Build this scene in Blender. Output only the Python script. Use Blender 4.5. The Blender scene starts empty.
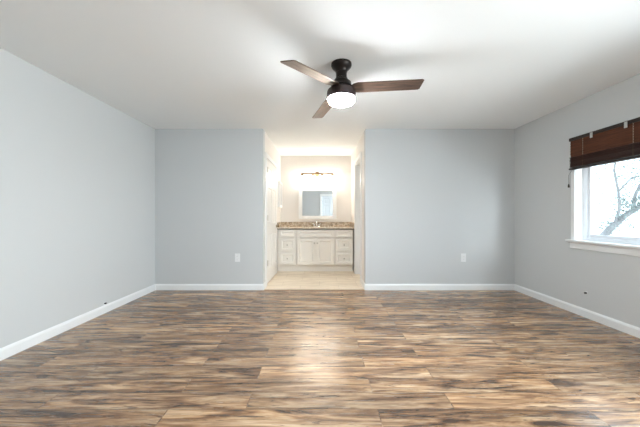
import bpy, bmesh, math, random
from mathutils import Vector, Matrix
random.seed(7)
SC = bpy.context.scene
COL = SC.collection
PI = math.pi

# ------------------------------------------------------------------ camera
FPX = 284.0
CAMZ = 1.129
cam_d = bpy.data.cameras.new('camera')
cam_d.sensor_width = 36.0
cam_d.lens = FPX / 640.0 * 36.0
cam_d.shift_x = 0.5 / 640.0
cam_d.shift_y = 2.0 / 640.0
cam_d.clip_start = 0.02
cam_d.clip_end = 300
cam = bpy.data.objects.new('camera', cam_d)
cam.location = (0, 0, CAMZ)
cam.rotation_euler = (PI/2, 0, 0)
COL.objects.link(cam)
SC.camera = cam

# ------------------------------------------------------------------ view, world, daylight and added fill
SC.view_settings.view_transform = 'Standard'
SC.view_settings.look = 'None'
SC.view_settings.gamma = 1.0
SC.view_settings.use_curve_mapping = False
SC.view_settings.exposure = 0.34
SKY = 3.4
SIDE_FILL_W = 335.0
GROUND_FILL_W = 700.0
FAN_GLOW = 240.0
VANITY_GLOW = 45.0

SC.cycles.caustics_reflective = False
SC.cycles.caustics_refractive = False
SC.cycles.sample_clamp_indirect = 6.0
SC.cycles.max_bounces = 12
SC.cycles.diffuse_bounces = 8

world = bpy.data.worlds.new('overcast_sky')
SC.world = world
world.use_nodes = True
wn = world.node_tree
bg = wn.nodes['Background']
bg.inputs['Color'].default_value = (0.74, 0.88, 1.0, 1)
bg.inputs['Strength'].default_value = SKY

def area(name, loc, rot, sx, sy, energy, color, portal=False):
    d = bpy.data.lights.new(name, 'AREA')
    d.shape = 'RECTANGLE'; d.size = sx; d.size_y = sy
    d.energy = energy; d.color = color
    if portal:
        d.cycles.is_portal = True
    o = bpy.data.objects.new(name, d)
    o.location = loc; o.rotation_euler = rot
    COL.objects.link(o)
    return o

# room extents
XL, XR = -2.49, 2.955
YF, YB = 4.303, -0.90          # wall with the alcove, wall behind the camera
H = 2.44
AL, AR, AY = -0.855, 0.695, 6.23   # alcove: left, right, back
# windows (right wall / wall behind the camera)
WY0, WY1, WZ0, WZ1 = 1.80, 3.275, 0.835, 1.955
# unseen second window, added to the right wall to admit fill light
BY0, BY1 = -0.55, 1.30
area('sky_portal_right', (XR+0.14, (WY0+WY1)/2, (WZ0+WZ1)/2), (0, PI/2, 0), WZ1-WZ0, WY1-WY0, 1, (1, 1, 1), True)
area('added_side_fill', (XR+0.55, (BY0+BY1)/2, (WZ0+WZ1)/2+0.38), (0, PI/2-math.radians(8), 0), WZ1-WZ0+0.3, BY1-BY0, SIDE_FILL_W, (0.90, 0.96, 1.0))  # added fill lamp outside the unseen window, brightens the room
# added upward lamp at ground level, brightens the ceiling through the right-hand windows
area('added_ground_fill', (XR+4.6, 0.0, -0.30), (0, PI, 0), 6.4, 13.0, GROUND_FILL_W, (0.92, 0.97, 1.0))

# ------------------------------------------------------------------ helpers
class MB:
    """collects shapes into one mesh"""
    def __init__(s):
        s.bm = bmesh.new()
    def box(s, x0, x1, y0, y1, z0, z1, m=None):
        vs = [Vector((x, y, z)) for x in (x0, x1) for y in (y0, y1) for z in (z0, z1)]
        if m is not None:
            vs = [m @ v for v in vs]
        v = [s.bm.verts.new(p) for p in vs]
        for f in ((0, 1, 3, 2), (4, 6, 7, 5), (0, 4, 5, 1), (2, 3, 7, 6), (0, 2, 6, 4), (1, 5, 7, 3)):
            s.bm.faces.new([v[i] for i in f])
        return s
    def lathe(s, prof, n=40, m=None):
        rings = []
        for r, z in prof:
            if r < 1e-6:
                p = Vector((0, 0, z)); p = m @ p if m is not None else p
                rings.append([s.bm.verts.new(p)])
            else:
                ring = []
                for k in range(n):
                    a = 2*PI*k/n
                    p = Vector((r*math.cos(a), r*math.sin(a), z))
                    ring.append(s.bm.verts.new(m @ p if m is not None else p))
                rings.append(ring)
        for a, b in zip(rings, rings[1:]):
            for k in range(n):
                k2 = (k+1) % n
                if len(a) == 1 and len(b) == 1: continue
                if len(a) == 1: s.bm.faces.new((a[0], b[k], b[k2]))
                elif len(b) == 1: s.bm.faces.new((a[k], b[0], a[k2]))
                else: s.bm.faces.new((a[k], b[k], b[k2], a[k2]))
        return s
    def tube(s, pts, rads, n=10):
        pts = [Vector(p) for p in pts]
        if not hasattr(rads, '__len__'): rads = [rads]*len(pts)
        rings = []
        for i, p in enumerate(pts):
            d = (pts[min(i+1, len(pts)-1)] - pts[max(i-1, 0)]).normalized()
            up = Vector((0, 0, 1)) if abs(d.z) < 0.9 else Vector((0, 1, 0))
            u = d.cross(up).normalized(); w = d.cross(u)
            rings.append([s.bm.verts.new(p + rads[i]*(math.cos(2*PI*k/n)*u + math.sin(2*PI*k/n)*w)) for k in range(n)])
        for a, b in zip(rings, rings[1:]):
            for k in range(n):
                s.bm.faces.new((a[k], a[(k+1) % n], b[(k+1) % n], b[k]))
        s.bm.faces.new(rings[0]); s.bm.faces.new(rings[-1])
        return s
    def prism(s, outline, z0, z1, m=None):
        T = (lambda p: m @ p) if m is not None else (lambda p: p)
        lo = [s.bm.verts.new(T(Vector((x, y, z0)))) for x, y in outline]
        hi = [s.bm.verts.new(T(Vector((x, y, z1)))) for x, y in outline]
        s.bm.faces.new(lo[::-1]); s.bm.faces.new(hi)
        n = len(lo)
        for k in range(n):
            s.bm.faces.new((lo[k], lo[(k+1) % n], hi[(k+1) % n], hi[k]))
        return s
    def build(s, name, mat, parent=None, bevel=0.0, smooth=False, loc=None, rot=None):
        bmesh.ops.recalc_face_normals(s.bm, faces=s.bm.faces)
        me = bpy.data.meshes.new(name)
        s.bm.to_mesh(me); s.bm.free()
        o = bpy.data.objects.new(name, me)
        COL.objects.link(o)
        me.materials.append(mat)
        if smooth:
            me.polygons.foreach_set('use_smooth', [True]*len(me.polygons))
            me.set_sharp_from_angle(angle=math.radians(42))
        if bevel:
            b = o.modifiers.new('bevel', 'BEVEL'); b.width = bevel; b.segments = 2; b.limit_method = 'ANGLE'
        if parent is not None: o.parent = parent
        if loc is not None: o.location = loc
        if rot is not None: o.rotation_euler = rot
        return o

def tag(o, label, cat, group=None):
    o['label'] = label; o['category'] = cat
    if group: o['group'] = group
    return o
def empty(name, loc=(0, 0, 0), rz=0.0):
    o = bpy.data.objects.new(name, None)
    o.empty_display_size = 0.05
    o.location = loc; o.rotation_euler = (0, 0, rz)
    COL.objects.link(o)
    return o
def struct(o, label, cat):
    o['kind'] = 'structure'
    return tag(o, label, cat)

# ------------------------------------------------------------------ materials
def mat(name, color, rough=0.5, metal=0.0, spec=0.5, emit=None, estr=0.0):
    m = bpy.data.materials.new(name); m.use_nodes = True
    p = m.node_tree.nodes['Principled BSDF']
    p.inputs['Base Color'].default_value = (*color, 1)
    p.inputs['Roughness'].default_value = rough
    p.inputs['Metallic'].default_value = metal
    p.inputs['Specular IOR Level'].default_value = spec
    if emit:
        p.inputs['Emission Color'].default_value = (*emit, 1)
        p.inputs['Emission Strength'].default_value = estr
    return m
class N:
    def __init__(s, m): s.t = m.node_tree; s.p = s.t.nodes['Principled BSDF']
    def add(s, typ, **kw):
        n = s.t.nodes.new(typ)
        for k, v in kw.items(): setattr(n, k, v)
        return n
    def link(s, a, b): s.t.links.new(a, b)
    def coord(s, scale=(1, 1, 1), rot=(0, 0, 0)):
        c = s.add('ShaderNodeTexCoord'); mp = s.add('ShaderNodeMapping')
        mp.inputs['Scale'].default_value = scale; mp.inputs['Rotation'].default_value = rot
        s.link(c.outputs['Object'], mp.inputs['Vector'])
        return mp.outputs['Vector']
    def noise(s, vec, scale, detail=3, rough=0.5, dist=0.0, dim='3D', w=None):
        n = s.add('ShaderNodeTexNoise'); n.noise_dimensions = dim
        n.inputs['Scale'].default_value = scale; n.inputs['Detail'].default_value = detail
        n.inputs['Roughness'].default_value = rough; n.inputs['Distortion'].default_value = dist
        s.link(vec, n.inputs['Vector'])
        if w is not None: s.link(w, n.inputs['W'])
        return n.outputs['Fac']
    def ramp(s, fac, stops):
        r = s.add('ShaderNodeValToRGB')
        e = r.color_ramp.elements
        while len(e) < len(stops): e.new(0.5)
        for k, (pos, c) in enumerate(stops):
            e[k].position = pos; e[k].color = (*c, 1) if len(c) == 3 else c
        s.link(fac, r.inputs['Fac'])
        return r.outputs['Color']
    def mix(s, fac, a, b, mode='MIX'):
        n = s.add('ShaderNodeMix', data_type='RGBA', blend_type=mode)
        if hasattr(fac, 'is_linked'): s.link(fac, n.inputs[0])
        else: n.inputs[0].default_value = fac
        for sock, v in ((n.inputs[6], a), (n.inputs[7], b)):
            if hasattr(v, 'is_linked'): s.link(v, sock)
            else: sock.default_value = (*v, 1)
        return n.outputs[2]
    def math(s, op, a, b=None):
        n = s.add('ShaderNodeMath', operation=op)
        for i, v in enumerate((a, b)):
            if v is None: continue
            if hasattr(v, 'is_linked'): s.link(v, n.inputs[i])
            else: n.inputs[i].default_value = v
        return n.outputs[0]
    def bump(s, h, strength, dist=0.01):
        b = s.add('ShaderNodeBump')
        b.inputs['Strength'].default_value = strength; b.inputs['Distance'].default_value = dist
        s.link(h, b.inputs['Height']); s.link(b.outputs['Normal'], s.p.inputs['Normal'])

def paint(name, color, rough, bump=0.05, scale=140):
    m = mat(name, color, rough, spec=0.3); n = N(m)
    v = n.coord()
    n.bump(n.noise(v, scale, 2), bump, 0.002)
    return m

M_WALL = paint('pale_grey_wall_paint', (0.605, 0.622, 0.626), 0.6)
M_WALL_SHADED = paint('shaded_grey_wall_paint', (0.57, 0.588, 0.596), 0.6)  # same paint as the side walls, darkened to carry their shade
M_CREAM = paint('cream_alcove_paint', (0.77, 0.745, 0.715), 0.6)
M_CEIL = paint('white_ceiling_paint', (0.895, 0.92, 0.93), 0.8, 0.08, 90)
M_TRIM = mat('white_trim_paint', (0.82, 0.835, 0.84), 0.35)
M_DOOR = mat('white_door_paint', (0.80, 0.79, 0.77), 0.38)
M_CAB = mat('white_cabinet_paint', (0.83, 0.795, 0.745), 0.4)
M_VINYL = mat('white_vinyl', (0.80, 0.83, 0.87), 0.3)
M_BRONZE = mat('dark_bronze_metal', (0.018, 0.013, 0.011), 0.38, 0.6)
M_NICKEL = mat('brushed_nickel', (0.55, 0.52, 0.48), 0.3, 1.0)
M_BRASS = mat('aged_brass', (0.22, 0.15, 0.085), 0.5, 1.0)
M_CHROME = mat('polished_chrome', (0.85, 0.85, 0.85), 0.08, 1.0)
M_MIRROR = mat('mirror_glass', (0.90, 0.92, 0.92), 0.01, 1.0)
M_PORC = mat('white_porcelain', (0.85, 0.84, 0.82), 0.12)
M_PLASTIC = mat('white_plastic', (0.78, 0.79, 0.80), 0.35)
M_DARK = mat('dark_plastic', (0.015, 0.015, 0.016), 0.5)
M_STEEL = mat('pale_steel', (0.50, 0.51, 0.50), 0.4, 0.1)
M_CORD = mat('cream_cord', (0.34, 0.27, 0.21), 0.8)

def wood_floor():
    m = mat('rustic_wood_planks', (0.3, 0.2, 0.12), 0.3); n = N(m)
    v = n.coord()
    mpb = n.add('ShaderNodeMapping'); mpb.inputs['Location'].default_value = (0.43, 0.05, 0)
    n.link(v, mpb.inputs['Vector']); v = mpb.outputs['Vector']
    br = n.add('ShaderNodeTexBrick')
    br.offset = 0.37; br.offset_frequency = 2
    br.inputs['Scale'].default_value = 1.0
    br.inputs['Brick Width'].default_value = 1.22
    br.inputs['Row Height'].default_value = 0.155
    br.inputs['Mortar Size'].default_value = 0.003
    br.inputs['Mortar Smooth'].default_value = 0.1
    br.inputs['Bias'].default_value = 0.0
    br.inputs['Color1'].default_value = (0, 0, 0, 1)
    br.inputs['Color2'].default_value = (1, 1, 1, 1)
    br.inputs['Mortar'].default_value = (0.5, 0.5, 0.5, 1)
    n.link(v, br.inputs['Vector'])
    rnd = br.outputs['Color']
    w = n.math('MULTIPLY', rnd, 37.0)
    vs = n.coord((0.8, 6.6, 1))
    vf = n.coord((1.7, 30.0, 1))
    big = n.noise(vs, 1.9, 5, 0.58, 1.8, '4D', w)
    fine = n.noise(vf, 1.5, 4, 0.65, 0.8, '4D', w)
    strk = n.noise(n.coord((1.3, 12.0, 1)), 2.1, 4, 0.55, 2.6, '4D', w)
    hue = n.noise(n.coord((0.9, 5.0, 1)), 1.2, 2, 0.5, 0.3, '4D', w)
    c1 = n.ramp(big, [(0.36, (0.075, 0.043, 0.028)), (0.45, (0.23, 0.133, 0.078)), (0.53, (0.41, 0.262, 0.158)), (0.66, (0.66, 0.49, 0.335))])
    c2 = n.ramp(hue, [(0.35, (1.03, 0.98, 0.90)), (0.65, (0.93, 0.98, 1.02))])
    c = n.mix(1.0, c1, c2, 'MULTIPLY')
    c = n.mix(0.75, c, n.ramp(fine, [(0.36, (0.46, 0.42, 0.39)), (0.55, (1.14, 1.13, 1.11))]), 'MULTIPLY')
    dark = n.ramp(strk, [(0.36, (1, 1, 1)), (0.41, (0, 0, 0))])
    c = n.mix(n.math('MULTIPLY', dark, 0.75), c, (0.065, 0.040, 0.030))
    c = n.mix(0.8, c, n.ramp(rnd, [(0.0, (0.60, 0.57, 0.55)), (1.0, (1.25, 1.24, 1.22))]), 'MULTIPLY')
    c = n.mix(n.math('MULTIPLY', br.outputs['Fac'], 0.4), c, (0.09, 0.06, 0.045))
    hs = n.add('ShaderNodeHueSaturation'); hs.inputs['Saturation'].default_value = 1.06; hs.inputs['Value'].default_value = 0.84; hs.inputs['Hue'].default_value = 0.499
    n.link(c, hs.inputs['Color']); c = hs.outputs['Color']
    n.link(c, n.p.inputs['Base Color'])
    rr = n.ramp(fine, [(0.3, (0.30, 0.30, 0.30)), (0.7, (0.20, 0.20, 0.20))])
    n.link(rr, n.p.inputs['Roughness'])
    rid = n.noise(n.coord((0.5, 36.0, 1)), 1.0, 1, 0.4, 0.2, '4D', w)
    hgt = n.math('SUBTRACT', n.math('MULTIPLY', rid, 0.8), n.math('MULTIPLY', br.outputs['Fac'], 0.6))
    n.bump(hgt, 1.0, 0.0035)
    return m
M_FLOOR = wood_floor()
M_FLOOR.node_tree.nodes['Principled BSDF'].inputs['Specular IOR Level'].default_value = 1.0

def pale_floor():
    m = mat('pale_wood_look_tile', (0.6, 0.5, 0.38), 0.35); n = N(m)
    v = n.coord()
    br = n.add('ShaderNodeTexBrick'); br.offset = 0.5
    for k, x in (('Scale', 1.0), ('Brick Width', 0.61), ('Row Height', 0.305), ('Mortar Size', 0.002), ('Bias', 0.0)):
        br.inputs[k].default_value = x
    br.inputs['Color1'].default_value = (0.74, 0.64, 0.51, 1)
    br.inputs['Color2'].default_value = (0.82, 0.72, 0.59, 1)
    br.inputs['Mortar'].default_value = (0.48, 0.38, 0.28, 1)
    n.link(v, br.inputs['Vector'])
    g = n.noise(n.coord((1.2, 5, 1), (0, 0, 0.5)), 2.2, 4, 0.55, 1.2)
    c = n.mix(0.8, br.outputs['Color'], n.ramp(g, [(0.35, (0.82, 0.78, 0.74)), (0.62, (1.08, 1.07, 1.05))]), 'MULTIPLY')
    n.link(c, n.p.inputs['Base Color'])
    return m
M_TILE = pale_floor()

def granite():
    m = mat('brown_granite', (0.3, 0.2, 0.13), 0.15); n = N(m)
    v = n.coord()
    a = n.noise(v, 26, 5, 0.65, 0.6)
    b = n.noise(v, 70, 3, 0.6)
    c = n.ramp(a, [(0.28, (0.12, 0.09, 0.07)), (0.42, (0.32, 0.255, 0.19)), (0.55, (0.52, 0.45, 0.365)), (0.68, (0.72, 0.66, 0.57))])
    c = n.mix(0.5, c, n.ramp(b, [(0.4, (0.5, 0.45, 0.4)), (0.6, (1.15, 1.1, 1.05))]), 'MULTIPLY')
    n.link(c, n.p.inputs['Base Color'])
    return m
M_GRANITE = granite()

def wood(name, lo, hi, rough, scale=(3, 30, 30)):
    m = mat(name, hi, rough); n = N(m)
    g = n.noise(n.coord(scale), 1.6, 4, 0.6, 0.9)
    n.link(n.ramp(g, [(0.32, lo), (0.68, hi)]), n.p.inputs['Base Color'])
    return m
M_BLADE = wood('walnut_fan_blade', (0.028, 0.017, 0.012), (0.155, 0.092, 0.064), 0.34)
M_BLADE.node_tree.nodes['Principled BSDF'].inputs['Specular IOR Level'].default_value = 0.6
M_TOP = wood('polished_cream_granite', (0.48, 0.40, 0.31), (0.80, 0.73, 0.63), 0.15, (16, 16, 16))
M_SHADOW = wood('painted_counter_shadow', (0.045, 0.028, 0.018), (0.14, 0.095, 0.06), 0.25, (16, 16, 16))  # dark brown that paints the shadow line under the slab
M_SLAT = wood('reddish_brown_slat', (0.055, 0.017, 0.007), (0.12, 0.040, 0.016), 0.55, (20, 3, 60))
M_SLAT.node_tree.nodes['Principled BSDF'].inputs['Specular IOR Level'].default_value = 0.25
M_RAIL = wood('dark_brown_rail', (0.012, 0.007, 0.005), (0.024, 0.013, 0.010), 0.6, (20, 3, 20))
M_BARK = wood('pale_bark', (0.15, 0.15, 0.152), (0.26, 0.255, 0.255), 0.9, (6, 6, 2))

def leaf_mat():
    m = mat('grey_green_leaf', (0.12, 0.17, 0.11), 0.6); n = N(m)
    g = n.noise(n.coord(), 3.0, 2)
    n.link(n.ramp(g, [(0.35, (0.14, 0.18, 0.165)), (0.65, (0.25, 0.30, 0.285))]), n.p.inputs['Base Color'])
    return m
M_LEAF = leaf_mat()

def glass_mat():
    m = bpy.data.materials.new('clear_window_glass'); m.use_nodes = True
    t = m.node_tree
    for x in list(t.nodes):
        if x.type == 'BSDF_PRINCIPLED': t.nodes.remove(x)
    out = [x for x in t.nodes if x.type == 'OUTPUT_MATERIAL'][0]
    a = t.nodes.new('ShaderNodeBsdfTransparent'); a.inputs['Color'].default_value = (0.95, 0.97, 0.97, 1)
    b = t.nodes.new('ShaderNodeBsdfGlossy'); b.inputs['Roughness'].default_value = 0.02
    mx = t.nodes.new('ShaderNodeMixShader'); mx.inputs[0].default_value = 0.05
    t.links.new(a.outputs[0], mx.inputs[1]); t.links.new(b.outputs[0], mx.inputs[2]); t.links.new(mx.outputs[0], out.inputs[0])
    return m
M_GLASS = glass_mat()
M_GLOBE = mat('lit_frosted_globe', (0.9, 0.9, 0.9), 0.4, emit=(0.90, 0.96, 1.0), estr=FAN_GLOW)
M_SHADE = mat('lit_frosted_shade', (0.9, 0.9, 0.88), 0.4, emit=(1.0, 0.90, 0.77), estr=VANITY_GLOW)

def ground_mat():
    m = mat('pale_gravel', (0.5, 0.5, 0.47), 0.95); n = N(m)
    g = n.noise(n.coord(), 4.0, 5, 0.6)
    n.link(n.ramp(g, [(0.35, (0.44, 0.44, 0.40)), (0.65, (0.60, 0.60, 0.57))]), n.p.inputs['Base Color'])
    return m
M_GROUND = ground_mat()

# ------------------------------------------------------------------ structure
T = 0.13
o = MB().box(XL-T, XR+T, YB-T, YF, -0.1, 0).build('floor', M_FLOOR)
struct(o, 'rustic brown wood plank floor of the empty bedroom', 'floor')
o = MB().box(AL-T, AR+T, YF, AY+T, -0.1, 0).build('floor_alcove', M_TILE)
struct(o, 'pale tan tile floor inside the vanity alcove', 'floor')
o = MB().box(XL-T, XR+T, YB-T, AY+T, H, H+0.12).build('ceiling', M_CEIL)
struct(o, 'smooth white ceiling over bedroom and vanity alcove', 'ceiling')

o = MB().box(XL-T, XL, YB-T, YF+T, 0, H).build('wall_left', M_WALL)
struct(o, 'plain pale grey wall on the left, without any opening', 'wall')
mb = MB()
mb.box(XR, XR+T, YB-T, BY0, 0, H).box(XR, XR+T, BY1, WY0, 0, H).box(XR, XR+T, BY0, BY1, 0, WZ0).box(XR, XR+T, BY0, BY1, WZ1, H).box(XR, XR+T, WY1, YF+T, 0, H).box(XR, XR+T, WY0, WY1, 0, WZ0).box(XR, XR+T, WY0, WY1, WZ1, H)
struct(mb.build('wall_right', M_WALL), 'pale grey wall on the right with the window in it', 'wall')
struct(MB().box(XL, AL, YF, YF+T, 0, H).build('wall_front_left', M_WALL_SHADED), 'grey wall facing the camera left of the alcove opening', 'wall')
struct(MB().box(AR, XR, YF, YF+T, 0, H).build('wall_front_right', M_WALL_SHADED), 'grey wall facing the camera right of the alcove opening', 'wall')
# wall behind the camera with the door_3 opening
D3X0, D3X1, D3H = 0.11, 0.92, 2.04
mb = MB()
mb.box(XL, D3X0, YB-T, YB, 0, H).box(D3X0, D3X1, YB-T, YB, D3H, H).box(D3X1, XR, YB-T, YB, 0, H)
struct(mb.build('wall_back', M_WALL_SHADED), 'grey wall behind the camera, seen in the vanity mirror', 'wall')
# alcove walls with door openings (closed off behind the doors)
D1Y0, D1Y1, D1H = 4.60, 5.53, 2.045
mb = MB()
mb.box(AL-T, AL, YF+T, D1Y0, 0, H).box(AL-T, AL, D1Y1, AY, 0, H).box(AL-T, AL, D1Y0, D1Y1, D1H, H)
mb.box(AL-T-0.03, AL-T, D1Y0-0.05, D1Y1+0.05, 0, D1H+0.05)
struct(mb.build('wall_alcove_left', M_CREAM), 'left side wall of the vanity alcove holding the white panel door', 'wall')
D2Y0, D2Y1, D2H = 4.77, 5.48, 2.10
mb = MB()
mb.box(AR, AR+T, YF+T, D2Y0, 0, H).box(AR, AR+T, D2Y1, AY, 0, H).box(AR, AR+T, D2Y0, D2Y1, D2H, H)
mb.box(AR+T, AR+T+0.03, D2Y0-0.05, D2Y1+0.05, 0, D2H+0.05)
struct(mb.build('wall_alcove_right', M_CREAM), 'right side wall of the vanity alcove with recessed doorway', 'wall')
struct(MB().box(AL-T, AR+T, AY, AY+T, 0, H).build('wall_alcove_back', M_CREAM), 'back wall of the alcove behind mirror and vanity', 'wall')

# baseboards
BH, BT = 0.092, 0.014
def base_profile(mb, a, b, inward):
    """moulded baseboard from a to b; inward = unit normal into the room"""
    a, b, nrm = Vector((*a, 0)), Vector((*b, 0)), Vector((*inward, 0))
    prof = [(0, 0), (BT, 0), (BT, BH-0.022), (BT*0.75, BH-0.012), (BT*0.45, BH-0.004), (BT*0.35, BH), (0, BH)]
    r = [[mb.bm.verts.new(p + nrm*d + Vector((0, 0, z))) for d, z in prof] for p in (a, b)]
    n = len(prof)
    for k in range(n):
        mb.bm.faces.new((r[0][k], r[0][(k+1) % n], r[1][(k+1) % n], r[1][k]))
    mb.bm.faces.new(r[0]); mb.bm.faces.new(r[1][::-1])
def baseboard(name, runs, label):
    mb = MB()
    for a, b, nrm in runs: base_profile(mb, a, b, nrm)
    struct(mb.build(name, M_TRIM), label, 'baseboard')
baseboard('baseboard_left', [((XL, YB), (XL, YF), (1, 0))], 'white baseboard along the left wall')
baseboard('baseboard_right', [((XR, YB), (XR, YF), (-1, 0))], 'white baseboard along the right wall under the window')
baseboard('baseboard_front_left', [((XL+BT, YF), (AL+BT, YF), (0, -1)), ((AL, YF), (AL, 4.478), (1, 0))], 'white baseboard under the grey wall left of the alcove')
baseboard('baseboard_front_right', [((AR-BT, YF), (XR-BT, YF), (0, -1)), ((AR, YF), (AR, 4.678), (-1, 0))], 'white baseboard under the grey wall right of the alcove')
baseboard('baseboard_back', [((XL+BT, YB), (D3X0-0.09, YB), (0, 1)), ((D3X1+0.09, YB), (XR-BT, YB), (0, 1))], 'white baseboard along the wall behind the camera')
baseboard('baseboard_alcove', [((AR, D2Y1+0.09), (AR, 5.665), (-1, 0))], 'short white baseboard between doorway and vanity')
mb = MB()
mb.prism([(-0.02, 0.0), (-0.012, 0.006), (0.012, 0.006), (0.02, 0.0)], AL+BT+0.002, AR-BT-0.002,
         Matrix(((0, 0, 1, 0), (1, 0, 0, YF), (0, 1, 0, 0), (0, 0, 0, 1))))
struct(mb.build('trim_1', wood('tan_threshold', (0.24, 0.15, 0.09), (0.36, 0.24, 0.15), 0.4)), 'thin tan threshold strip where planks meet alcove tile', 'threshold')

# ------------------------------------------------------------------ window in the right wall
def window(name, label, mtx, w, z0, z1, apron=True):
    """local frame: x along the wall (0..w), y out of the room, z up"""
    root = empty(name); root.matrix_world = mtx
    struct(root, label, 'window')
    c = 0.05
    mb = MB()
    mb.box(-c, 0, -0.014, 0, z0, z1+c).box(w, w+c, -0.014, 0, z0, z1+c).box(0, w, -0.014, 0, z1, z1+c)
    mb.build('casing', M_TRIM, root, 0.002)
    mb = MB()
    mb.box(0, 0.008, 0, T, z0+0.012, z1).box(w-0.008, w, 0, T, z0+0.012, z1).box(0.008, w-0.008, 0, T, z1-0.008, z1)
    mb.build('jamb', M_TRIM, root)
    mb = MB(); mb.box(-c-0.03, w+c+0.03, -0.055, 0.0, z0-0.010, z0+0.012).box(0, w, 0.0, T, z0, z0+0.012)
    mb.build('window_sill', M_TRIM, root, 0.003)
    if apron:
        mb = MB(); mb.box(-c-0.012, w+c+0.012, -0.016, 0, z0-0.085, z0-0.010)
        mb.build('apron', M_TRIM, root, 0.002)
    f = 0.045
    mb = MB()
    a, b, lo, hi = 0.008, w-0.008, z0+0.012, z1-0.008
    mb.box(a, a+f, 0.075, T-0.005, lo, hi).box(b-f, b, 0.075, T-0.005, lo, hi).box(a+f, b-f, 0.075, T-0.005, lo, lo+0.035).box(a+f, b-f, 0.075, T-0.005, hi-f, hi)
    mb.build('window_frame', M_VINYL, root, 0.002)
    a, b, lo, hi = a+f, b-f, lo+0.035, hi-f
    s = 0.034
    mid = (a+b)/2
    for x0, x1, yy in ((a, mid+0.02, 0.088), (mid-0.02, b, 0.106)):
        mb = MB()
        mb.box(x0, x0+s, yy, yy+0.016, lo, hi).box(x1-s, x1, yy, yy+0.016, lo, hi).box(x0+s, x1-s, yy, yy+0.016, lo, lo+s).box(x0+s, x1-s, yy, yy+0.016, hi-s, hi)
        so = mb.build('sash', M_VINYL, root, 0.002)
        MB().box(x0+s, x1-s, yy+0.006, yy+0.010, lo+s, hi-s).build('pane', M_GLASS, so)
    return root
# local x -> -Y (far edge first), local y -> +X
window('window_1', 'white framed window with a wooden blind in the right wall',
       Matrix(((0, 1, 0, XR), (-1, 0, 0, WY1), (0, 0, 1, 0), (0, 0, 0, 1))), WY1-WY0, WZ0, WZ1)
window('window_added', 'added unseen white framed window beside the camera, nearer end of the right wall',
       Matrix(((0, 1, 0, XR), (-1, 0, 0, BY1), (0, 0, 1, 0), (0, 0, 0, 1))), BY1-BY0, WZ0, WZ1)  # out of view, added as the opening for the fill lamp

# ------------------------------------------------------------------ doors
def panel_slab(mb, w, h, t, panels, recess=0.011, raised=True):
    """slab with recessed panels on both faces; x 0..w, y 0..t (front at y=0), z 0..h; panels = grid columns/rows"""
    cols, rows = panels
    xs = [0] + [x for c in cols for x in c] + [w]
    zs = [0] + [z for r in rows for z in r] + [h]
    for k in range(0, len(xs), 2): mb.box(xs[k], xs[k+1], 0, t, 0, h)          # stiles
    for c in cols:
        for k in range(0, len(zs), 2): mb.box(c[0], c[1], 0, t, zs[k], zs[k+1])  # rails
        for r in rows:
            mb.box(c[0], c[1], recess+0.001, t-(recess+0.001 if raised else 0.001), r[0], r[1])
            bm = mb.bm
            for y0, y1 in ((0.0, recess), (t, t-recess)) if raised else ((0.0, recess),):
                e = 0.013
                oo = [bm.verts.new((x, y0, z)) for x, z in ((c[0], r[0]), (c[1], r[0]), (c[1], r[1]), (c[0], r[1]))]
                ii = [bm.verts.new((x, y1, z)) for x, z in ((c[0]+e, r[0]+e), (c[1]-e, r[0]+e), (c[1]-e, r[1]-e), (c[0]+e, r[1]-e))]
                for q in range(4): bm.faces.new((oo[q], oo[(q+1) % 4], ii[(q+1) % 4], ii[q]))
                bm.faces.new(ii)
                if raised:
                    g, h2 = 0.022, 0.05
                    d = (y0-y1)
                    a1 = [bm.verts.new((x, y1+d*0.05, z)) for x, z in ((c[0]+g, r[0]+g), (c[1]-g, r[0]+g), (c[1]-g, r[1]-g), (c[0]+g, r[1]-g))]
                    a2 = [bm.verts.new((x, y1+d*0.75, z)) for x, z in ((c[0]+h2, r[0]+h2), (c[1]-h2, r[0]+h2), (c[1]-h2, r[1]-h2), (c[0]+h2, r[1]-h2))]
                    for q in range(4): bm.faces.new((a1[q], a1[(q+1) % 4], a2[(q+1) % 4], a2[q]))
                    bm.faces.new(a2)
def six_panel(w): 
    s, m = 0.115, 0.10
    c = (w-2*s-m)/2
    return ([(s, s+c), (s+c+m, w-s)], [(0.22, 0.80), (0.98, 1.57), (1.67, 1.91)])
def knob(parent, loc, axis_m, m, r=0.026):
    mb = MB()
    mb.lathe([(0, 0), (0.032, 0), (0.032, 0.006), (0.012, 0.010), (0.010, 0.03), (r*0.8, 0.036), (r, 0.048), (r*0.85, 0.060), (0, 0.066)], 24, Matrix.Translation(loc) @ axis_m)
    return mb.build('knob', m, parent, smooth=True)
RX = Matrix.Rotation(PI/2, 4, 'X')     # +z -> -y
# door_1: in the left alcove wall, hinged at its near edge, slightly ajar into the alcove
root = empty('door_1')
struct(root, 'white six-panel door on the left side of the vanity alcove', 'door')
mb = MB()
mb.box(AL, AL+0.014, 4.48, 4.57, 0, 2.13).box(AL, AL+0.014, D1Y1+0.02, D1Y1+0.10, 0, 2.13).box(AL, AL+0.014, 4.57, D1Y1+0.02, 2.06, 2.13)
mb.build('casing', M_TRIM, root, 0.002)
ang = math.radians(1.5)
DW = 0.90
lm = Matrix.Translation((AL+0.004, D1Y0+0.006, 0.020)) @ Matrix.Rotation(PI/2-ang, 4, 'Z')
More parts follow.
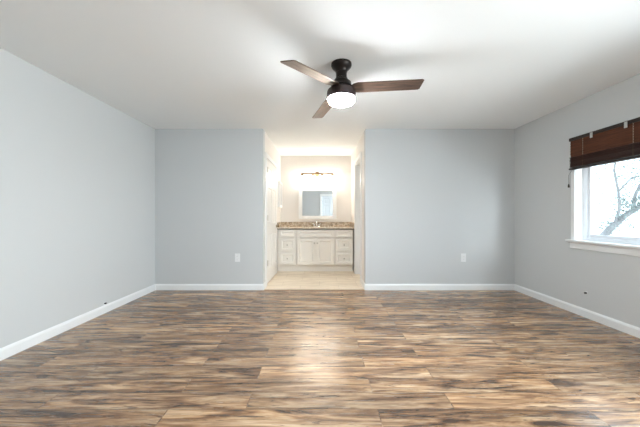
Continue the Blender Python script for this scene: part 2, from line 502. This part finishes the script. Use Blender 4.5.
# local x runs along the leaf away from the hinge, local -y faces the alcove
mb = MB(); panel_slab(mb, DW, 2.012, 0.035, six_panel(DW))
mb.bm.transform(lm)
mb.build('door_leaf', M_DOOR, root, 0.002)
for z in (1.87, 1.09, 0.357):
    mb = MB(); mb.lathe([(0, -0.045), (0.0075, -0.045), (0.0075, 0.045), (0, 0.045)], 14, Matrix.Translation((AL+0.018, D1Y0-0.006, z)))
    mb.box(AL+0.0145, AL+0.018, D1Y0-0.030, D1Y0-0.008, z-0.045, z+0.045)
    mb.build('hinge', M_NICKEL, root, smooth=True)
knob(root, (0, 0, 0), lm @ Matrix.Translation((DW-0.065, -0.0, 0.905)) @ RX, M_BRASS)
# door_2: recessed in the right alcove wall
root = empty('door_2')
struct(root, 'recessed white door on the right side of the vanity alcove', 'door')
mb = MB()
mb.box(AR-0.014, AR, D2Y0-0.09, D2Y0-0.004, 0, D2H+0.085).box(AR-0.014, AR, D2Y1+0.004, D2Y1+0.09, 0, D2H+0.085).box(AR-0.014, AR, D2Y0-0.004, D2Y1+0.004, D2H+0.004, D2H+0.085)
mb.build('casing', M_TRIM, root, 0.002)
mb = MB()
mb.box(AR, AR+T, D2Y0, D2Y0+0.015, 0, D2H).box(AR, AR+T, D2Y1-0.015, D2Y1, 0, D2H).box(AR, AR+T, D2Y0+0.015, D2Y1-0.015, D2H-0.015, D2H)
mb.build('jamb', M_TRIM, root)
w2 = D2Y1-D2Y0-0.04
lm = Matrix.Translation((AR+0.088, D2Y1-0.02, 0.012)) @ Matrix.Rotation(-PI/2, 4, 'Z')
mb = MB(); panel_slab(mb, w2, D2H-0.035, 0.035, six_panel(w2)); mb.bm.transform(lm)
mb.build('door_leaf', M_DOOR, root, 0.002)
knob(root, (0, 0, 0), lm @ Matrix.Translation((w2-0.065, 0, 0.905)) @ RX, M_BRASS)
# door_3: behind the camera
root = empty('door_3')
struct(root, 'white panel door behind the camera, seen in the vanity mirror', 'door')
mb = MB()
mb.box(D3X0-0.09, D3X0, YB, YB+0.014, 0, D3H+0.09).box(D3X1, D3X1+0.09, YB, YB+0.014, 0, D3H+0.09).box(D3X0, D3X1, YB, YB+0.014, D3H, D3H+0.09)
mb.build('casing', M_TRIM, root, 0.002)
w3 = D3X1-D3X0-0.01
lm = Matrix.Translation((D3X1-0.005, YB-0.01, 0.012)) @ Matrix.Rotation(PI, 4, 'Z')
mb = MB(); panel_slab(mb, w3, D3H-0.017, 0.035, six_panel(w3)); mb.bm.transform(lm)
mb.build('door_leaf', mat('blue_white_door_paint', (0.74, 0.80, 0.86), 0.4), root, 0.002)
knob(root, (0, 0, 0), lm @ Matrix.Translation((0.065, 0, 0.92)) @ RX, M_NICKEL)

# ------------------------------------------------------------------ vanity cabinet
VF, VB, VX0, VX1, VT = 5.675, AY, -0.846, 0.67, 0.855
van = empty('vanity_cabinet', (0, 0, 0))
tag(van, 'white vanity cabinet with four drawers and two doors under the granite top', 'cabinet')
mb = MB()
mb.box(VX0, VX0+0.018, VF+0.018, VB-0.012, 0.135, VT).box(VX1-0.018, VX1, VF+0.018, VB-0.012, 0.135, VT)
mb.box(VX0, VX1, VF+0.010, VF+0.018, 0.135, VT).box(VX0+0.018, VX1-0.018, VF+0.018, VB-0.012, 0.135, 0.153).box(VX0, VX1, VB-0.012, VB-0.002, 0.135, VT)
mb.build('body', M_CAB, van, 0.002)
mb = MB(); mb.box(VX0, VX1, VF+0.075, VB-0.002, 0.0, 0.134)
mb.build('toe_kick', M_CAB, van)
mx = (VX0+VX1)/2
PXM = 50.15
def vx(px): return (px-319.5)/PXM
def vz(py): return CAMZ-(py-215.5)/PXM
FT = 0.026
def front(name, x0, x1, z0, z1, fr=0.055, parent=van):
    w, h = x1-x0, z1-z0
    mb = MB()
    panel_slab(mb, w, h, FT, ([(fr, w-fr)], [(fr, h-fr)]), 0.014, False)
    mb.bm.transform(Matrix.Translation((x0, VF-FT-0.0005, z0)))
    return mb.build(name, M_CAB, parent, 0.0015)
def pull(parent, x, z):
    mb = MB()
    mb.lathe([(0, 0), (0.008, 0), (0.006, 0.004), (0.006, 0.014), (0.014, 0.018), (0.016, 0.024), (0.012, 0.030), (0, 0.032)], 18,
             Matrix.Translation((x, VF-FT-0.0007, z)) @ RX)
    mb.build('knob', M_NICKEL, parent, smooth=True)
LX0, LX1 = vx(279.4), vx(295.6)
CX0, CX1 = vx(297.2), vx(333.6)
RX0, RX1 = vx(335.6), vx(352.6)
zt0, zt1 = vz(237.4), vz(229.9)
za0, za1 = vz(251.3), vz(238.3)
zb0, zb1 = vz(264.6), vz(252.1)
for x0, x1 in ((LX0, LX1), (RX0, RX1)):
    front('false_front', x0, x1, zt0, zt1, 0.040)
    for z0, z1 in ((za0, za1), (zb0, zb1)):
        d = front('drawer', x0, x1, z0, z1, 0.050)
        pull(d, (x0+x1)/2, (z0+z1)/2)
front('false_front', CX0, CX1, zt0, zt1, 0.040)
cm = vx(315.9)
d = front('door', CX0, cm-0.002, zb0, za1, 0.060); pull(d, cm-0.030, vz(243))
d = front('door', cm+0.002, CX1, zb0, za1, 0.060); pull(d, cm+0.030, vz(243))

# granite countertop with a sink cut-out, backsplash and side splashes
ctop = empty('countertop', (0, 0, VT))
tag(ctop, 'brown speckled granite countertop with backsplash on the white vanity', 'countertop')
CT0, CT1 = VT+0.013, VT+0.031
cx0, cx1, cy0, cy1 = AL+0.002, AR-0.002, VF-0.035, AY-0.002
SX, SY, SA, SB = -0.07, 5.93, 0.21, 0.155
mb = MB(); bm = mb.bm
NS = 72
angs = sorted([2*PI*k/NS for k in range(NS)] + [math.atan2(y-SY, x-SX) % (2*PI) for x in (cx0, cx1) for y in (cy0, cy1)])
def hit(a):
    dx, dy = math.cos(a), math.sin(a); t = 1e9
    if abs(dx) > 1e-9: t = min(t, ((cx1 if dx > 0 else cx0)-SX)/dx)
    if abs(dy) > 1e-9: t = min(t, ((cy1 if dy > 0 else cy0)-SY)/dy)
    return SX+dx*t, SY+dy*t
rings = {}
for key, z in (('t', CT1), ('b', CT0)):
    rings['o'+key] = [bm.verts.new((*hit(a), z)) for a in angs]
    rings['i'+key] = [bm.verts.new((SX+SA*math.cos(a), SY+SB*math.sin(a), z)) for a in angs]
for k in range(len(angs)):
    j = (k+1) % len(angs)
    for p, q in (('ot', 'it'), ('it', 'ib'), ('ib', 'ob'), ('ob', 'ot')):
        bm.faces.new((rings[p][k], rings[p][j], rings[q][j], rings[q][k]))
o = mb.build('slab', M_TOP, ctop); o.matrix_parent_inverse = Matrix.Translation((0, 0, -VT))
mb = MB(); mb.box(cx0+0.02, cx1-0.02, AY-0.022, AY-0.002, CT1, CT1+0.102)
o = mb.build('backsplash', M_GRANITE, ctop, 0.002); o.matrix_parent_inverse = Matrix.Translation((0, 0, -VT))
for x0, x1 in ((cx0, cx0+0.02), (cx1-0.02, cx1)):
    mb = MB(); mb.box(x0, x1, cy0+0.03, AY-0.002, CT1, CT1+0.102)
    o = mb.build('side_splash', M_GRANITE, ctop, 0.002); o.matrix_parent_inverse = Matrix.Translation((0, 0, -VT))
mb = MB(); mb.box(cx0, cx1, cy0+0.006, VF-0.029, VT-0.002, CT0-0.0005)  # strip coloured dark to stand for shadow below the counter's front edge
o = mb.build('shadow_strip', M_SHADOW, ctop); o.matrix_parent_inverse = Matrix.Translation((0, 0, -VT))
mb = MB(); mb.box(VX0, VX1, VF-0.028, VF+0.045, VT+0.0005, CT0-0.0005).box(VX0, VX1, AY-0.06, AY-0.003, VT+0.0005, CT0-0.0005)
o = mb.build('support_strip', M_SHADOW, ctop); o.matrix_parent_inverse = Matrix.Translation((0, 0, -VT))
# sink bowl hung under the cut-out
mb = MB()
prof = [(1.0, -0.001), (0.98, -0.03), (0.9, -0.09), (0.65, -0.125), (0.15, -0.135), (0.0, -0.135)]
outer = [(0.0, -0.145), (0.2, -0.145), (0.7, -0.135), (0.96, -0.095), (1.03, -0.03), (1.06, -0.001)]
mb.lathe(prof, 48); mb.lathe(outer, 48); 
for v in mb.bm.verts: v.co.x *= SA+0.012; v.co.y *= SB+0.012
mb.bm.transform(Matrix.Translation((SX, SY, CT0)))
sk = mb.build('sink', M_PORC, None, smooth=True)
tag(sk, 'white oval sink set into the granite countertop', 'sink')

# faucet
fc = empty('faucet', (SX+0.01, 6.135, CT1))
tag(fc, 'chrome two-handle faucet at the back of the granite countertop', 'faucet')
mb = MB(); mb.prism([(0.075*math.cos(a)*(1 if abs(math.cos(a)) < 0.9 else 1), 0.026*math.sin(a)) for a in [2*PI*k/32 for k in range(32)]], 0, 0.018)
mb.build('base', M_CHROME, fc, 0.004, True)
mb = MB(); mb.tube([(0, 0, 0.018), (0, 0, 0.07), (0, -0.02, 0.105), (0, -0.06, 0.115), (0, -0.10, 0.10), (0, -0.115, 0.075)], [0.016, 0.014, 0.0125, 0.012, 0.011, 0.011], 14)
mb.build('spout', M_CHROME, fc, smooth=True)
for sx in (-1, 1):
    mb = MB(); mb.lathe([(0, 0.018), (0.017, 0.018), (0.014, 0.035), (0.018, 0.042), (0.016, 0.055), (0, 0.060)], 20, Matrix.Translation((sx*0.052, 0, 0)))
    mb.tube([(sx*0.052, 0, 0.05), (sx*0.075, -0.01, 0.062), (sx*0.095, -0.015, 0.068)], [0.007, 0.006, 0.005])
    mb.build('handle', M_CHROME, fc, smooth=True)

# framed mirror
BPX = FPX/(AY-0.02)
def bx(px): return (px-319.5)/BPX
def bz(py): return CAMZ-(py-215.5)/BPX
mr = empty('framed_mirror', (bx(317.5), AY, bz(219)))
tag(mr, 'white framed rectangular mirror on the wall above the vanity', 'mirror')
def sub(o): 
    o.matrix_parent_inverse = o.parent.matrix_basis.inverted(); return o
x0, x1, z0, z1 = bx(298.6), bx(336.4), bz(219), bz(188.6)
xi0, xi1, zi0, zi1 = bx(302.3), bx(332.7), bz(215.8), bz(191.0)
mb = MB()
yA, yB2 = AY-0.030, AY-0.002
mb.box(x0, xi0, yA, yB2, z0, z1).box(xi1, x1, yA, yB2, z0, z1).box(xi0, xi1, yA, yB2, z0, zi0).box(xi0, xi1, yA, yB2, zi1, z1)
sub(mb.build('frame', M_TRIM, mr, 0.004))
sub(MB().box(xi0, xi1, AY-0.015, AY-0.003, zi0, zi1).build('mirror_glass', M_MIRROR, mr))

# vanity light bar with four frosted shades
vl = empty('vanity_light', (bx(317.3), AY, bz(175)))
tag(vl, 'brass four-shade vanity light glowing above the framed mirror', 'light')
cz = bz(174.2)
mb = MB(); mb.lathe([(0, 0), (0.055, 0), (0.055, 0.012), (0.040, 0.022), (0, 0.024)], 32, Matrix.Translation((bx(317.2), AY-0.001, cz)) @ RX)
sub(mb.build('wall_plate', M_BRASS, vl, smooth=True))
mb = MB()
yb = AY-0.085
mb.tube([(bx(301.4), yb, cz), (bx(333.0), yb, cz)], 0.014, 14)
mb.tube([(bx(317.2), AY-0.02, cz), (bx(317.2), yb, cz)], 0.010, 12)
for px in (306.5, 328):
    mb.lathe([(0, -0.03), (0.012, -0.026), (0.016, -0.01), (0.016, 0.01), (0.012, 0.026), (0, 0.03)], 16, Matrix.Translation((bx(px), yb, cz)) @ Matrix.Rotation(PI/2, 4, 'Y'))
sub(mb.build('bar', M_BRASS, vl, smooth=True))
for px in (302.4, 312.3, 322.3, 332.2):
    c = Matrix.Translation((bx(px), yb, cz))
    mb = MB(); mb.lathe([(0.011, 0.012), (0.022, -0.005), (0.040, -0.032), (0.044, -0.045), (0, -0.045)], 20, c)
    cup = sub(mb.build('shade_holder', M_BRASS, vl, smooth=True))
    mb = MB(); mb.lathe([(0, -0.047), (0.024, -0.047), (0.036, -0.075), (0.048, -0.12), (0.056, -0.165), (0.052, -0.168), (0.0, -0.160)], 28, c)
    s = sub(mb.build('shade', M_SHADE, vl, smooth=True))

# narrow white-framed wall cabinet on the left side wall of the alcove
wc = empty('wall_cabinet', (AL, 5.97, 1.30))
tag(wc, 'narrow white-framed medicine cabinet on the alcove side wall left of the mirror', 'cabinet')
mb = MB(); mb.box(AL+0.001, AL+0.035, 5.80, 6.13, 1.30, 1.83)
sub(mb.build('body', M_TRIM, wc, 0.002))
mb = MB(); X0, X1 = AL+0.036, AL+0.052
mb.box(X0, X1, 5.80, 5.845, 1.30, 1.83).box(X0, X1, 6.085, 6.13, 1.30, 1.83).box(X0, X1, 5.845, 6.085, 1.30, 1.345).box(X0, X1, 5.845, 6.085, 1.785, 1.83)
dr = sub(mb.build('door_frame', M_TRIM, wc, 0.002))
o = MB().box(X0, X0+0.006, 5.845, 6.085, 1.345, 1.785).build('mirror_panel', M_MIRROR, wc); sub(o)

# ------------------------------------------------------------------ ceiling fan
HX, HY = 0.189, 2.457
fan = empty('ceiling_fan', (HX, HY, H))
tag(fan, 'dark bronze ceiling fan with three walnut blades and lit globe', 'ceiling fan')
mb = MB(); mb.lathe([(0, -0.0005), (0.088, -0.0005), (0.089, -0.014), (0.084, -0.028), (0.066, -0.048), (0.052, -0.062), (0.050, -0.075), (0, -0.075)], 48)
mb.build('canopy', M_BRONZE, fan, smooth=True)
mb = MB(); mb.lathe([(0, -0.0755), (0.047, -0.0755), (0.047, -0.125), (0.054, -0.130), (0.054, -0.142), (0, -0.142)], 40)
mb.build('downrod_collar', M_BRONZE, fan, smooth=True)
mb = MB(); mb.lathe([(0, -0.1425), (0.060, -0.1425), (0.085, -0.165), (0.092, -0.198), (0.0, -0.198)], 48)
mb.build('motor_housing', M_BRONZE, fan, smooth=True)
M_RIM = mat('mauve_brown_rim', (0.045, 0.030, 0.030), 0.4, 0.4)
mb = MB(); mb.lathe([(0, -0.226), (0.105, -0.226), (0.119, -0.232), (0.124, -0.245), (0.125, -0.300), (0.121, -0.302), (0.0, -0.298)], 56)
mb.build('light_rim', M_RIM, fan, smooth=True)
mb = MB(); mb.lathe([(0, -0.3025), (0.117, -0.3025), (0.112, -0.325), (0.104, -0.337), (0.085, -0.345), (0.045, -0.349), (0, -0.350)], 56)
mb.build('globe', M_GLOBE, fan, smooth=True)
mb = MB(); mb.lathe([(0, -0.1985), (0.075, -0.1985), (0.075, -0.2255), (0, -0.2255)], 40)
mb.build('blade_hub', M_BRONZE, fan, smooth=True)
R, CH = 0.675, 0.066
PITCH = math.radians(11.5)
hub_h = H-0.212
for th, tip in ((-7.5, CAMZ+1.095), (-128.0, CAMZ+1.050), (108.5, CAMZ+1.062)):
    slope = math.atan2(tip-hub_h, R-0.08)
    m = Matrix.Rotation(math.radians(th), 4, 'Z') @ Matrix.Translation((0.08, 0, hub_h-H)) @ Matrix.Rotation(-slope, 4, 'Y') @ Matrix.Rotation(-PITCH, 4, 'X')
    L = R-0.08
    out = [(0.015, -0.048), (0.06, -CH), (L-0.012, -CH+0.002), (L+0.004, -CH+0.012), (L-0.012, CH-0.012), (L-0.026, CH), (0.06, CH), (0.015, 0.048)]
    mb = MB(); mb.prism(out, -0.0035, 0.0035)
    o = mb.build('blade', M_BLADE, fan, 0.0015); o.matrix_local = m
    mb = MB(); mb.prism([(-0.01, -0.022), (0.055, -0.035), (0.085, -0.02), (0.085, 0.02), (0.055, 0.035), (-0.01, 0.022)], 0.0036, 0.0085)
    b = mb.build('blade_bracket', M_BRONZE, o, 0.001)

# ------------------------------------------------------------------ wooden blind, half raised over the window
bl = empty('wooden_blind', (XR, (1.75+3.295)/2, 1.65))
tag(bl, 'raised reddish-brown wooden blind hanging over the top of the window', 'blind')
Y0b, Y1b = 1.765, 3.295
FX = 2.892
mb = MB(); mb.box(FX, XR-0.016, Y0b, Y1b, 1.985, 2.020)
sub(mb.build('head_rail', M_RAIL, bl, 0.002))
for yy in (3.02, 2.68, 2.34, 2.00):
    mb = MB(); mb.box(FX-0.004, FX-0.001, yy-0.014, yy+0.014, 1.957, 2.014).box(FX-0.004, XR-0.001, yy-0.014, yy+0.014, 2.0205, 2.023)
    sub(mb.build('mounting_bracket', M_STEEL, bl))
mb = MB()
zc = 1.966
sw = 0.05
k = 0
while zc > 1.800:          # slats hanging closed
    m = Matrix.Translation((2.907, 0, zc)) @ Matrix.Rotation(math.radians(80), 4, 'Y')
    mb.box(-sw/2, sw/2, Y0b+0.008, Y1b-0.008, -0.0014, 0.0014, m)
    zc -= 0.029
sub(mb.build('slats', M_SLAT, bl))
mb = MB(); zc = 1.792; k = 0
while zc > 1.680:          # slats gathered in the stack
    dx = random.uniform(-0.003, 0.003)
    m = Matrix.Translation((2.914+dx, 0, zc)) @ Matrix.Rotation(math.radians(random.uniform(5, 22)), 4, 'Y')
    dy = random.uniform(-0.004, 0.004)
    mb.box(-sw/2, sw/2, Y0b+0.008+dy, Y1b-0.012+dy, -0.0014, 0.0014, m)
    zc -= 0.0068
sub(mb.build('stacked_slats', wood('dark_reddish_slat', (0.035, 0.012, 0.008), (0.075, 0.027, 0.016), 0.4, (20, 3, 60)), bl))
mb = MB(); mb.box(2.886, 2.940, Y0b+0.004, Y1b-0.004, 1.654, 1.673)
sub(mb.build('bottom_rail', M_RAIL, bl, 0.003))
for yy in (3.12, 2.618, 2.116):
    mb = MB()
    z = 1.98
    while z > 1.80:
        mb.box(2.8915, 2.8935, yy-0.0025, yy+0.0025, z-0.011, z)
        z -= 0.024
    mb.box(2.8895, 2.8905, yy-0.001, yy+0.001, 1.675, 1.984)
    sub(mb.build('ladder_cord', M_CORD, bl))
mb = MB(); mb.tube([(2.925, 3.287, 1.655), (2.930, 3.340, 1.60), (2.935, 3.345, 1.50)], 0.0015, 6)
c = sub(mb.build('pull_cord', M_RAIL, bl))
mb = MB(); mb.lathe([(0, 0.0), (0.005, 0), (0.010, -0.03), (0.008, -0.042), (0, -0.044)], 14, Matrix.Translation((2.935, 3.345, 1.50)))
sub(mb.build('tassel', M_DARK, bl, smooth=True))

# ------------------------------------------------------------------ outlets and cable stubs
def outlet(loc, rz, label):
    r = empty('wall_outlet', loc, rz)
    tag(r, label, 'outlet', 'white outlets on the grey front wall')
    MB().box(-0.038, 0.038, -0.006, -0.0005, -0.062, 0.062).build('cover_plate', M_PLASTIC, r, 0.002)
    for z in (-0.021, 0.021):
        mb = MB(); mb.prism([(0.0165*math.cos(a), 0.0165*math.sin(a)*0.85) for a in [2*PI*k/20 for k in range(20)]], 0.0062, 0.0085, Matrix.Translation((0, 0, z)) @ RX)
        q = mb.build('receptacle', M_PLASTIC, r)
        for x in (-0.006, 0.006):
            MB().box(x-0.001, x+0.001, -0.0092, -0.0086, z-0.003, z+0.006).build('slot', M_DARK, q)
    MB().lathe([(0, 0.0062), (0.003, 0.0062), (0.002, 0.0075), (0, 0.0076)], 10, RX).build('screw', M_STEEL, r)
FPW = FPX/YF
outlet(((237.5-319.5)/FPW, YF, CAMZ-(257.7-215.5)/FPW), 0, 'white duplex outlet low on the grey wall left of the alcove')
outlet(((463.3-319.5)/FPW, YF, CAMZ-(257.7-215.5)/FPW), 0, 'white duplex outlet low on the grey wall right of the alcove')
def stub(loc, nx, label):
    r = empty('cable_stub', loc)
    tag(r, label, 'cable')
    m = Matrix.Rotation(PI/2*nx, 4, 'Y')
    MB().lathe([(0, 0.0005), (0.016, 0.0005), (0.015, 0.003), (0, 0.003)], 20, m).build('collar', M_PLASTIC, r, smooth=True)
    MB().lathe([(0, 0.003), (0.009, 0.003), (0.009, 0.022), (0, 0.022)], 14, m).build('connector', M_DARK, r, smooth=True)
stub((XL, 284*2.49/215.0, 0.112), 1, 'small dark cable end poking out just above the left baseboard')
stub((XR, 284*2.955/267.0, 0.272), -1, 'small dark cable end low on the right wall below the window')

# ------------------------------------------------------------------ outside: ground and tree
mb = MB(); mb.box(XR+T, 70, -40, 80, -0.5, -0.35)
struct(mb.build('ground_outside', M_GROUND), 'pale open ground beyond the right window', 'ground')
tree = empty('tree', (7.55, 8.0, -0.35))
tag(tree, 'leaning tree with grey-green leaves outside the right window', 'tree')
limbs = [
    ([(7.55, 8.0, -0.35), (7.75, 8.0, 0.25), (8.15, 8.0, 0.72), (8.6, 8.05, 1.08), (9.15, 8.1, 1.40), (10.2, 8.2, 1.75), (11.6, 8.4, 2.2)], [0.13, 0.11, 0.085, 0.075, 0.065, 0.05, 0.03]),
    ([(8.3, 8.0, 0.85), (8.45, 8.0, 1.3), (8.42, 8.0, 1.8), (8.3, 8.0, 2.4), (8.45, 8.0, 3.3)], [0.04, 0.035, 0.03, 0.026, 0.015]),
    ([(8.9, 8.08, 1.25), (9.0, 8.1, 1.7), (9.3, 8.1, 2.3), (9.5, 8.1, 3.2)], [0.045, 0.038, 0.03, 0.015]),
    ([(8.42, 8.0, 1.8), (8.8, 8.0, 2.2), (9.1, 8.0, 2.25), (9.6, 8.0, 2.7)], [0.025, 0.02, 0.018, 0.01]),
    ([(9.8, 8.2, 1.6), (10.2, 8.2, 2.3), (10.3, 8.2, 3.4)], [0.045, 0.035, 0.015]),
]
mb = MB()
for p, r in limbs: mb.tube(p, r, 9)
sub(mb.build('trunk', M_BARK, tree, smooth=True))
mb = MB(); bm = mb.bm
def leaf(c, s):
    u = Vector((random.gauss(0, 1), random.gauss(0, 1), random.gauss(0, 1))).normalized()
    w = u.orthogonal().normalized()
    w.rotate(Matrix.Rotation(random.uniform(0, 2*PI), 3, u))
    nn = u.cross(w)
    pts = [c - w*s, c - w*s*0.2 + nn*s*0.42 + u*s*0.1, c + w*s, c - w*s*0.2 - nn*s*0.42 + u*s*0.1]
    v = [bm.verts.new(p) for p in pts]
    bm.faces.new(v)
clusters = [((8.75, 8.1, 1.42), 0.32, 300), ((9.1, 8.1, 1.6), 0.36, 420), ((8.5, 8.0, 1.1), 0.25, 120), ((8.15, 8.0, 0.85), 0.22, 70),
            ((8.7, 8.0, 2.2), 0.5, 160), ((9.4, 8.1, 2.3), 0.5, 260), ((10.2, 8.2, 2.3), 0.7, 420), ((11.4, 8.4, 2.3), 0.7, 360), ((8.3, 8.0, 2.6), 0.6, 170),
            ((8.2, 8.0, 1.6), 0.7, 130), ((9.6, 8.1, 3.2), 0.7, 400), ((10.3, 8.2, 3.4), 0.7, 400), ((8.5, 8.0, 3.3), 0.6, 300)]
for c, r, n_ in clusters:
    for _ in range(n_):
        leaf(Vector(c) + Vector((random.gauss(0, r*0.6), random.gauss(0, r*0.6), random.gauss(0, r*0.5))), random.uniform(0.025, 0.05))
f = sub(mb.build('foliage', M_LEAF, tree)); f['kind'] = 'stuff'
